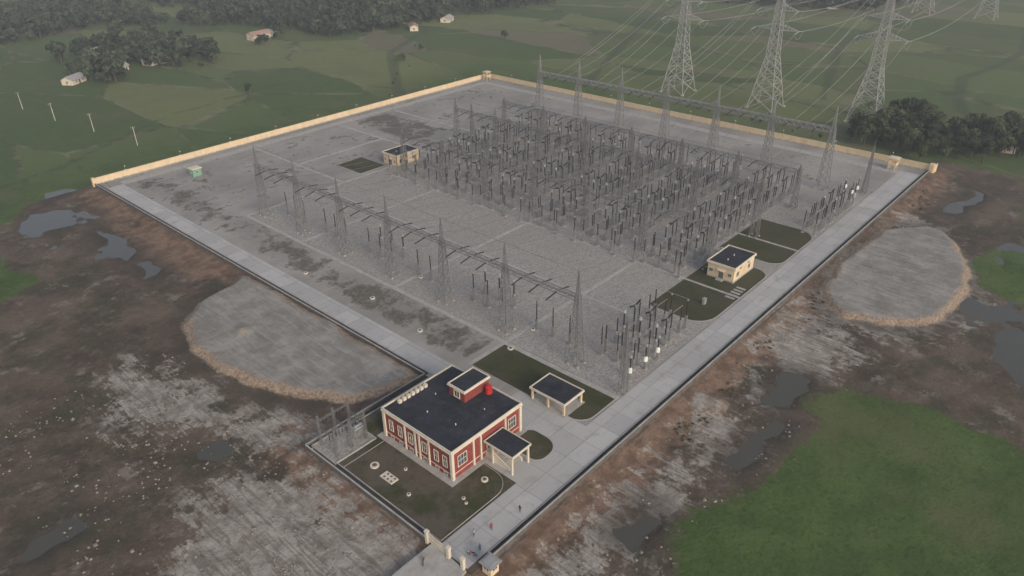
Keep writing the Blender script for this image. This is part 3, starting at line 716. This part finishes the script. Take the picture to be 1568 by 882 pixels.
for x,y in ((29,10.8),(35,10.6),(40,10.5),(166,12.3),(171,12.3),(170,16)): inst('voltage_transformer',VTW,(x,y,.02))
b=MB()
for x in (85,103.5,115,136): b.rod((x,21,6.75*SZ),(x,152,6.75*SZ),.08,'steel_mid',.08,6)
b.rod((56,12,6.7*SZ),(56,22,6.7*SZ),.07,'steel_mid',.07,6)
b.obj('tubular_busbar')
b=MB()
for yc in BAYS:
    for p in PH: b.rod((82,yc+p,6.25*SZ),(162,yc+p,6.35*SZ),.035,'wire',.035,4,False)
b.obj('equipment_jumpers')
for x,y in ((100,26),(100,70),(100,112),(125,46),(125,90),(128,134),(70,15),(112,150)):
    c=MB(); c.box(-.5,.5,-.35,.35,0,1.7,'grey_eq'); c.box(-.58,.58,-.43,.43,1.7,1.8,'grey_eq'); c.box(-.03,.03,-.37,-.35,.2,1.6,'darkconc'); c.obj('marshalling_kiosk',loc=(x,y,0))
E=empty('auxiliary_substation',(-26,42.3,0.1)); b=MB()
for x in (-3.6,0,3.6):
    for y in (-2.6,2.6): lattice(b,0,7.6,.5,.3,6,.028,cx=x,cy=y,hor=False)
for y in (-2.6,2.6): truss(b,(-3.6,y,6.2),(3.6,y,6.2),.3,8,.022)
for x in (-3.6,0,3.6): truss(b,(x,-2.6,4.6),(x,2.6,4.6),.3,6,.022)
b.obj('frame',E); b=MB()
for x in (-3.2,-2.4,-1.6,.8,1.6,2.4):
    for y in (-2.6,2.6): b.insul((x,y,6.1),(x,y,5.1),.1,sheds=4)
    b.insul((x,0,2.6),(x,0,4.2),.1,sheds=5); b.rod((x,0,0),(x,0,2.6),.06,'steel')
b.obj('insulators',E); b=MB(); b.box(2.0,4.2,-1.1,1.1,.4,2.4,'grey_eq')
for i in range(7): b.box(2.1+i*.31,2.2+i*.31,-1.6,-1.1,.6,2.1,'grey_eq')
for i in (-.6,0,.6): b.insul((3.2,i,2.4),(3.2,i,3.4),.12,sheds=4)
b.rod((2.2,-.8,2.8),(4.1,-.8,2.8),.28,'grey_eq',.28,10); b.obj('transformer',E)
# ------------------------------------------------------------------ vegetation
def tree_mesh(name,h,rad,nl,ls,seed,mat='leaf'):
    r=np.random.default_rng(seed); b=MB()
    th=h*.45; b.rod((0,0,-.3),(r.normal(0,.2),r.normal(0,.2),th),h*.035,'bark',h*.02,6)
    cl=[]
    for i in range(9):
        a=r.uniform(0,6.28); rr=rad*r.uniform(.15,.72); z=h*r.uniform(.42,.88); c=np.array([rr*math.cos(a),rr*math.sin(a),z]); cl.append((c,rad*r.uniform(.28,.5)))
        b.rod((0,0,th*r.uniform(.6,1)),tuple(c),h*.014,'bark',h*.006,4,False)
    cl.append((np.array([0,0,h*.72]),rad*.5))
    per=nl//len(cl)
    for c,cr in cl:
        for k in range(per):
            d=r.normal(size=3); d/=np.linalg.norm(d); p=c+d*cr*(r.uniform(.55,1.1))*np.array([1,1,.75])
            u=r.normal(size=3); u/=np.linalg.norm(u); u=u*.5+np.cross(d,u)*.8; v=np.cross(u,d+r.normal(size=3)*.5); v/=np.linalg.norm(v)+1e-6; u/=np.linalg.norm(u)+1e-6
            s=ls*r.uniform(.6,1.3); b.quad(p-u*s-v*s*.6,p+u*s-v*s*.6,p+u*s+v*s*.6,p-u*s+v*s*.6,mat)
    return b.mesh(name)
def palm_mesh(name,h,seed):
    r=np.random.default_rng(seed); b=MB(); top=Vector((r.normal(0,.5),r.normal(0,.5),h))
    prev=Vector((0,0,-.3))
    for i in range(1,5):
        t_=i/4; c=Vector((top.x*t_*t_,top.y*t_*t_,h*t_)); b.rod(prev,c,.2-.02*i,'bark',.18-.02*i,6,False); prev=c
    for i in range(18):
        a=i*2.4+r.uniform(-.2,.2); el=r.uniform(-.1,.9); L=r.uniform(2.6,3.6); p=top.copy(); d=Vector((math.cos(a)*math.cos(el),math.sin(a)*math.cos(el),math.sin(el)))
        for k in range(5):
            q=p+d*L/5; s=Vector((-math.sin(a),math.cos(a),-.35))*(.55*(1-k/6)); s2=Vector((math.sin(a),-math.cos(a),-.35))*(.55*(1-k/6))
            b.quad(p,q,q+s,p+s,'palm'); b.quad(p,p+s2,q+s2,q,'palm'); p=q; d=(d+Vector((0,0,-.32))).normalized()
    return b.mesh(name)
far_t=[tree_mesh('tree_crown_%d'%i,random.uniform(8,13),random.uniform(3.6,5.5),420,.7,i+10,'leaf_far') for i in range(6)]
near_t=[tree_mesh('grove_crown_%d'%i,random.uniform(7,11),random.uniform(2.8,4.4),1500,.34,i+30) for i in range(5)]
palms=[palm_mesh('palm_%d'%i,random.uniform(8,11),i+60) for i in range(3)]
def scatter(name,poly,sp,meshes,dens=1.0,gap=None,seed=1,zs=(.8,1.25),pal=0.0,z=-1.6):
    E=empty(name); r=np.random.default_rng(seed); P=np.array(poly)
    gx=np.arange(P[:,0].min(),P[:,0].max(),sp); gy=np.arange(P[:,1].min(),P[:,1].max(),sp)
    X,Y=np.meshgrid(gx,gy); X=X+r.uniform(-.5,.5,X.shape)*sp; Y=Y+r.uniform(-.5,.5,Y.shape)*sp
    ok=sdf(poly,X,Y)>0
    if gap: ok&=fbm(X,Y,gap[0],seed+90,3)>gap[1]
    ok&=r.random(X.shape)<dens
    for x,y in zip(X[ok],Y[ok]):
        me=palms[r.integers(len(palms))] if r.random()<pal else meshes[r.integers(len(meshes))]
        s=r.uniform(*zs); inst('tree',me,(x,y,z),r.uniform(0,6.28),(s,s,s*r.uniform(.85,1.2)),E)
scatter('distant_woods',[(65,553),(145,590),(223,488),(232,400),(302,388),(351,394),(460,366),(540,350),(760,420),(700,640),(420,860),(160,900),(20,760)],8.5,far_t,.95,(70,.375),5,(.5,1.3))
scatter('village_trees',[(124,514),(153,496),(142,381),(120,395),(93,412),(72,440),(72,480)],8,far_t,.75,(45,.42),6)
scatter('village_trees',[(60,400),(76,380),(96,420),(72,440),(56,430)],8,far_t,.6,None,7)
scatter('village_trees',[(180,430),(225,455),(215,400),(190,405)],9,far_t,.45,None,27,(.5,1.0))
scatter('distant_woods',[(540,262),(640,240),(640,130),(575,140),(548,180)],9,far_t,.9,(60,.38),8)
scatter('tree_grove',[(236,42),(262,40),(285,32),(297,4),(292,-22),(262,-26),(240,-24),(236,-2),(226,8),(229,30)],4.6,near_t,.85,(22,.38),9,(.6,1.15),.16)
scatter('tree_grove',[(246,14),(300,-10),(320,-40),(250,-40)],5,near_t,.7,(25,.42),19,(.6,1.1),.15)
scatter('roadside_trees',[(0,440),(60,520),(56,560),(-20,500),(-30,440)],10,far_t,.5,None,11)
scatter('field_shrubs',[(232,40),(250,170),(246,172),(224,60)],7,near_t,.35,None,12,(.15,.35))
scatter('field_shrubs',[(150,238),(300,374),(296,378),(146,242)],9,far_t,.3,None,13,(.15,.35))
scatter('field_trees',[(-80,300),(400,300),(560,200),(560,330),(200,390),(-60,420)],22,far_t,.05,None,14,(.3,.7))
scatter('distant_woods',[(300,900),(760,660),(1100,500),(1300,800),(700,1300),(100,1200)],17,far_t,.8,(120,.42),15)
def tuft_mesh(seed):
    r=np.random.default_rng(seed); b=MB()
    for k in range(60):
        p=np.array([r.normal(0,.4),r.normal(0,.4),abs(r.normal(0,.10))]); u=r.normal(size=3)*.10; v=r.normal(size=3)*.10
        b.quad(p-u-v,p+u-v,p+u+v,p-u+v,'tuft')
    return b.mesh('scrub_tuft')
tm=[tuft_mesh(i) for i in range(3)]
r=np.random.default_rng(3)
E=empty('scrub_vegetation')
for i in range(60):
    x,y=r.uniform(60,200),r.uniform(166,226); inst('tuft',tm[i%3],(x,y,.0),r.uniform(0,6),r.uniform(.3,.6),E)
E=empty('bank_grass')
for i in range(500):
    x=r.uniform(-20,205); y=-r.uniform(1.5,9)
    if fbm(np.array([x]),np.array([y]),12,33)[0]>.54: inst('tuft',tm[i%3],(x,y,-1.0-.07*abs(y)+.1),r.uniform(0,6),r.uniform(.3,.7),E)
# rubble scattered over the bare ground: one mesh of many irregular stones
rb=MB()
for i in range(1500):
    if i%3: x,y=r.uniform(-75,-33),r.uniform(-8,105)
    else: x,y=r.uniform(-20,170),-r.uniform(1.5,24)
    if fbm(np.array([x]),np.array([y]),9,133)[0]<.48: continue
    z=float(zf(np.array([x]),np.array([y]))[0]) if i%2 else -1.45
    s=r.uniform(.08,.30)*(1.7 if r.random()<.07 else 1); k=[tuple(np.array([x,y,z])+np.array(d)*s*r.uniform(.6,1.2,3)) for d in ((-1,-1,-.3),(1,-1,-.3),(1,1,-.3),(-1,1,-.3),(-.6,-.6,.6),(.6,-.6,.5),(.6,.6,.7),(-.6,.6,.5))]
    j=len(rb.v); rb.v+=k
    for q in ((4,5,6,7),(0,1,5,4),(1,2,6,5),(2,3,7,6),(3,0,4,7)): rb.f.append(tuple(j+u for u in q)); rb.m.append(rb.mi('stone'))
rb.obj('rubble_stones')
# ------------------------------------------------------------------ houses, poles
def house(x,y,rz,w=10,d=6,h=3,roof='tin'):
    E=empty('village_house',(x,y,-1.5)); E.rotation_euler=(0,0,rz)
    b=MB(); b.box(-w/2,w/2,-d/2,d/2,0,h,'offwhite')
    i=len(b.v); b.v+=[(-w/2,-d/2,h),(-w/2,d/2,h),(-w/2,0,h+1.7),(w/2,-d/2,h),(w/2,d/2,h),(w/2,0,h+1.7)]; b.f+=[(i,i+1,i+2),(i+3,i+5,i+4)]; b.m+=[0,0]; b.obj('walls',E)
    b=MB(); e=.7
    for s in (-1,1):
        b.quad((-w/2-e,s*(d/2+e),h-.35),(w/2+e,s*(d/2+e),h-.35),(w/2+e,0,h+1.78),(-w/2-e,0,h+1.78),roof)
    b.obj('roof',E); b=MB()
    frame(b,'y',-d/2,-1,-3.2,-2.0,1,2.2,1,0,.1,.08); frame(b,'y',-d/2,-1,2,3.2,1,2.2,1,0,.1,.08); frame(b,'x',-w/2,-1,-.6,.6,1,2.2,1,0,.1,.08); b.obj('windows',E)
    b=MB(); b.box(-.6,.6,-d/2-.06,-d/2,0,2.2,'bark'); b.obj('door',E)
for x,y,rz,w,d,h,rf in ((60,410,.6,12,7,3,'tin'),(112,421,.2,13,7,3.5,'tinred'),(96,436,1,9,6,3,'tin'),(103,481,.4,12,7,3,'tin'),(197,441,.1,14,8,4,'tinred'),(206,447,.1,12,8,3,'tin'),(290,380,.9,12,6,3,'tinred'),(262,-15,.4,8,5,3,'tin'),(573,177,.3,14,8,4,'tin'),(90,420,.3,8,6,3,'tin'),(330,386,.5,12,7,3,'tin')):
    house(x,y,rz,w,d,h,rf)
def pole_mesh():
    b=MB(); b.rod((0,0,-1.6),(0,0,8.2),.15,'offwhite',.11,8); b.rod((-.9,0,7.6),(.9,0,7.6),.07,'steel')
    for x in (-.8,0,.8): b.insul((x,0,7.65),(x,0,8.0),.08,'porc_white',2)
    return b.mesh('utility_pole')
pm=pole_mesh(); PP=[(33,269),(29,305),(24,338),(21,373),(18,408)]
W=Wires()
for i,(x,y) in enumerate(PP):
    inst('utility_pole',pm,(x,y,-1.2))
    if i:
        for d in (-.8,0,.8): W.add((PP[i-1][0]+d,PP[i-1][1],6.8),(x+d,y,6.8),.7,6)
W.obj('village_power_line',.012,'wire')
# ------------------------------------------------------------------ people
def cloth(name,c): 
    M[name]=simple(name,c,.85,var=.1,vs=4)
cloth('skin',(.22,.12,.075)); cloth('hair',(.015,.012,.01)); cloth('trousers',(.03,.035,.05)); cloth('shirt_red',(.35,.04,.05)); cloth('shirt_blue',(.06,.1,.25)); cloth('shirt_white',(.6,.6,.6)); cloth('shirt_dark',(.04,.04,.045))
def person(x,y,rz,shirt,z=.064,stride=.22):
    E=empty('person',(x,y,z)); E.rotation_euler=(0,0,rz)
    V=[(0,0,.92),(0,0,1.12),(0,.01,1.34),(0,.01,1.46),(0,.02,1.54),
       (-.1,0,.88),(-.11,stride*.6,.5),(-.11,stride*.55-.02,.09),(-.11,stride*.55+.14,.04),
       (.1,0,.88),(.11,-stride*.25,.5),(.11,-stride*.95,.12),(.11,-stride*.95+.14,.05),
       (-.19,.0,1.40),(-.25,-.06,1.13),(-.25,.05,.90),
       (.19,.0,1.40),(.25,.04,1.13),(.25,.16,.92)]
    Eg=[(0,1),(1,2),(2,3),(3,4),(0,5),(5,6),(6,7),(7,8),(0,9),(9,10),(10,11),(11,12),(2,13),(13,14),(14,15),(2,16),(16,17),(17,18)]
    R=[.14,.13,.15,.065,.055,.095,.062,.042,.035,.095,.062,.042,.035,.06,.043,.028,.06,.043,.028]
    me=bpy.data.meshes.new('body'); me.from_pydata(V,Eg,[]); o=bpy.data.objects.new('body',me); COL.objects.link(o); o.parent=E
    md=o.modifiers.new('skin','SKIN'); md.use_smooth_shade=True
    for i,rr in enumerate(R): me.skin_vertices[0].data[i].radius=(rr*(1.15 if i<3 else 1),rr*(.8 if i<3 else 1))
    me.skin_vertices[0].data[0].use_root=True
    o.modifiers.new('sub','SUBSURF').levels=1
    dg=bpy.context.evaluated_depsgraph_get(); m2=bpy.data.meshes.new_from_object(o.evaluated_get(dg)); o.modifiers.clear(); o.data=m2
    m2.materials.clear()
    for k in (shirt,'trousers','skin'): m2.materials.append(M[k])
    for p in m2.polygons:
        c=p.center; p.material_index=0 if c.z>.93 else 1
        if c.z>1.47 or (abs(c.x)>.2 and c.z<1.16): p.material_index=2
        if c.z<.07: p.material_index=1
    b=MB()
    rings=[(1.52,.045,.055,.02),(1.56,.062,.082,.03),(1.61,.074,.095,.022),(1.66,.078,.10,.01),(1.71,.07,.09,.0),(1.745,.045,.06,-.005),(1.76,.01,.012,-.005)]
    n_=12;i0=len(b.v)
    for (z_,a,c,oy) in rings:
        for j in range(n_): t_=2*math.pi*j/n_; b.v.append((a*math.cos(t_),oy+c*math.sin(t_),z_))
    for k in range(len(rings)-1):
        for j in range(n_):
            t_=2*math.pi*(j+.5)/n_; hairy=(rings[k][0]>=1.69) or (math.sin(t_)<-.1 and rings[k][0]>=1.56)
            b.f.append((i0+k*n_+j,i0+k*n_+(j+1)%n_,i0+(k+1)*n_+(j+1)%n_,i0+(k+1)*n_+j)); b.m.append(b.mi('hair' if hairy else 'skin'))
    b.rod((0,.115,1.66),(0,.14,1.615),.008,'skin',.016,5); b.box(-.022,.022,.112,.122,1.572,1.58,'hair')
    for s in (-1,1): b.box(s*.03-.01,s*.03+.01,.104,.112,1.65,1.66,'hair'); b.rod((s*.074,.01,1.62),(s*.088,.0,1.66),.014,'skin',.016,5)
    for (hx,hy,hz) in ((-.25,.06,.885),(.25,.17,.905)):
        s=1 if hx>0 else -1
        b.box(hx-.014,hx+.014,hy-.04,hy+.04,hz-.085,hz+.01,'skin')
        for q,(oy,L) in enumerate(((-.031,.055),(-.011,.07),(.011,.075),(.031,.066))):
            p0=Vector((hx,hy+oy,hz-.085)); p1=p0+Vector((-s*.008,0,-L*.55)); p2=p1+Vector((-s*.02,0,-L*.45)); b.rod(p0,p1,.009,'skin',.0085,5); b.rod(p1,p2,.0085,'skin',.006,5)
        p0=Vector((hx,hy+.04,hz-.03)); p1=p0+Vector((-s*.012,.022,-.03)); b.rod(p0,p1,.011,'skin',.009,5); b.rod(p1,p1+Vector((-s*.01,.004,-.026)),.009,'skin',.007,5)
    b.obj('head_and_hands',E)
person(-23,4.3,2.4,'shirt_red'); person(-16.6,3.3,-1.4,'shirt_dark'); person(-26,5.6,1.2,'shirt_white'); person(-27.6,2.6,-.6,'shirt_blue',stride=.05)
def motorbike(x,y,rz,z):
    E=empty('motorcycle',(x,y,z)); E.rotation_euler=(0,0,rz); b=MB()
    for cx in (-.62,.62):
        for i in range(14):
            a0=2*math.pi*i/14;a1=2*math.pi*(i+1)/14; b.rod((cx+.27*math.cos(a0),0,.31+.27*math.sin(a0)),(cx+.27*math.cos(a1),0,.31+.27*math.sin(a1)),.045,'hair')
            if i%2: b.rod((cx,0,.31),(cx+.26*math.cos(a0),0,.31+.26*math.sin(a0)),.008,'steel_light')
    b.obj('wheels',E); b=MB()
    b.rod((.62,0,.31),(.42,0,.95),.03,'steel_light'); b.rod((.42,-.32,1.02),(.42,.32,1.02),.018,'hair'); b.rod((.42,0,.85),(0,0,.7),.06,'redbright'); b.rod((.32,0,.8),(-.02,0,.82),.13,'redbright',.1,8)
    b.rod((-.02,0,.8),(-.6,0,.84),.1,'hair',.07,8); b.box(-.15,.22,-.12,.12,.28,.6,'grey_eq'); b.rod((0,0,.4),(-.62,0,.31),.035,'steel'); b.rod((0,-.15,.3),(-.8,-.15,.36),.045,'steel_light'); b.rod((.5,0,.85),(.6,0,.85),.08,'porc_white',.08,8)
    b.obj('frame',E)
motorbike(-35.5,8.0,.7,-.02); motorbike(-29.2,2.9,2.0,.064)
# ------------------------------------------------------------------ haze
m=bpy.data.materials.new('evening_haze'); m.use_nodes=True; nt=m.node_tree; nt.nodes.clear()
o_=nt.nodes.new('ShaderNodeOutputMaterial'); v=nt.nodes.new('ShaderNodeVolumeScatter'); v.inputs['Density'].default_value=.00040; v.inputs['Color'].default_value=(.86,.92,1,1); v.inputs['Anisotropy'].default_value=.2
nt.links.new(v.outputs[0],o_.inputs['Volume']); M['haze']=m
b=MB(); b.box(-700,2200,-700,2200,-6,170,'haze'); b.obj('haze_air')
# ------------------------------------------------------------------ light
az=math.radians(-105); el=math.radians(25)
sd=Vector((math.cos(az)*math.cos(el),math.sin(az)*math.cos(el),math.sin(el)))
L=bpy.data.lights.new('sun','SUN'); L.energy=1.7; L.angle=math.radians(18); L.color=(1,.84,.67)
so=bpy.data.objects.new('sun',L); COL.objects.link(so); so.rotation_euler=sd.to_track_quat('Z','Y').to_euler()
w=bpy.data.worlds.new('World'); scene.world=w; w.use_nodes=True; nt=w.node_tree
bg=nt.nodes['Background']; sk=nt.nodes.new('ShaderNodeTexSky'); sk.sky_type='NISHITA'; sk.sun_disc=False
sk.sun_elevation=el; sk.sun_rotation=math.radians(90)-az; sk.air_density=1.0; sk.dust_density=3.0; sk.ozone_density=1.0
hs=nt.nodes.new('ShaderNodeHueSaturation'); hs.inputs['Saturation'].default_value=.65
nt.links.new(sk.outputs[0],hs.inputs['Color']); nt.links.new(hs.outputs[0],bg.inputs[0]); bg.inputs[1].default_value=.145
# ------------------------------------------------------------------ camera
f,pi_,ro,ya=1131.378,0.51229,-0.01446,0.74013
fw=Vector((math.cos(pi_)*math.cos(ya),math.cos(pi_)*math.sin(ya),-math.sin(pi_)))
rt=Vector((math.sin(ya),-math.cos(ya),0)); up=rt.cross(fw)
R=rt*math.cos(ro)+up*math.sin(ro); U=-rt*math.sin(ro)+up*math.cos(ro)
cam=bpy.data.cameras.new('camera'); co=bpy.data.objects.new('camera',cam); COL.objects.link(co)
co.matrix_world=Matrix(((R.x,U.x,-fw.x,-87.891),(R.y,U.y,-fw.y,-60.673),(R.z,U.z,-fw.z,100),(0,0,0,1)))
cam.sensor_width=36; cam.lens=36*f/1568; cam.clip_start=.5; cam.clip_end=9000
scene.camera=co
scene.view_settings.view_transform='Standard'; scene.view_settings.look='None'; scene.view_settings.exposure=0
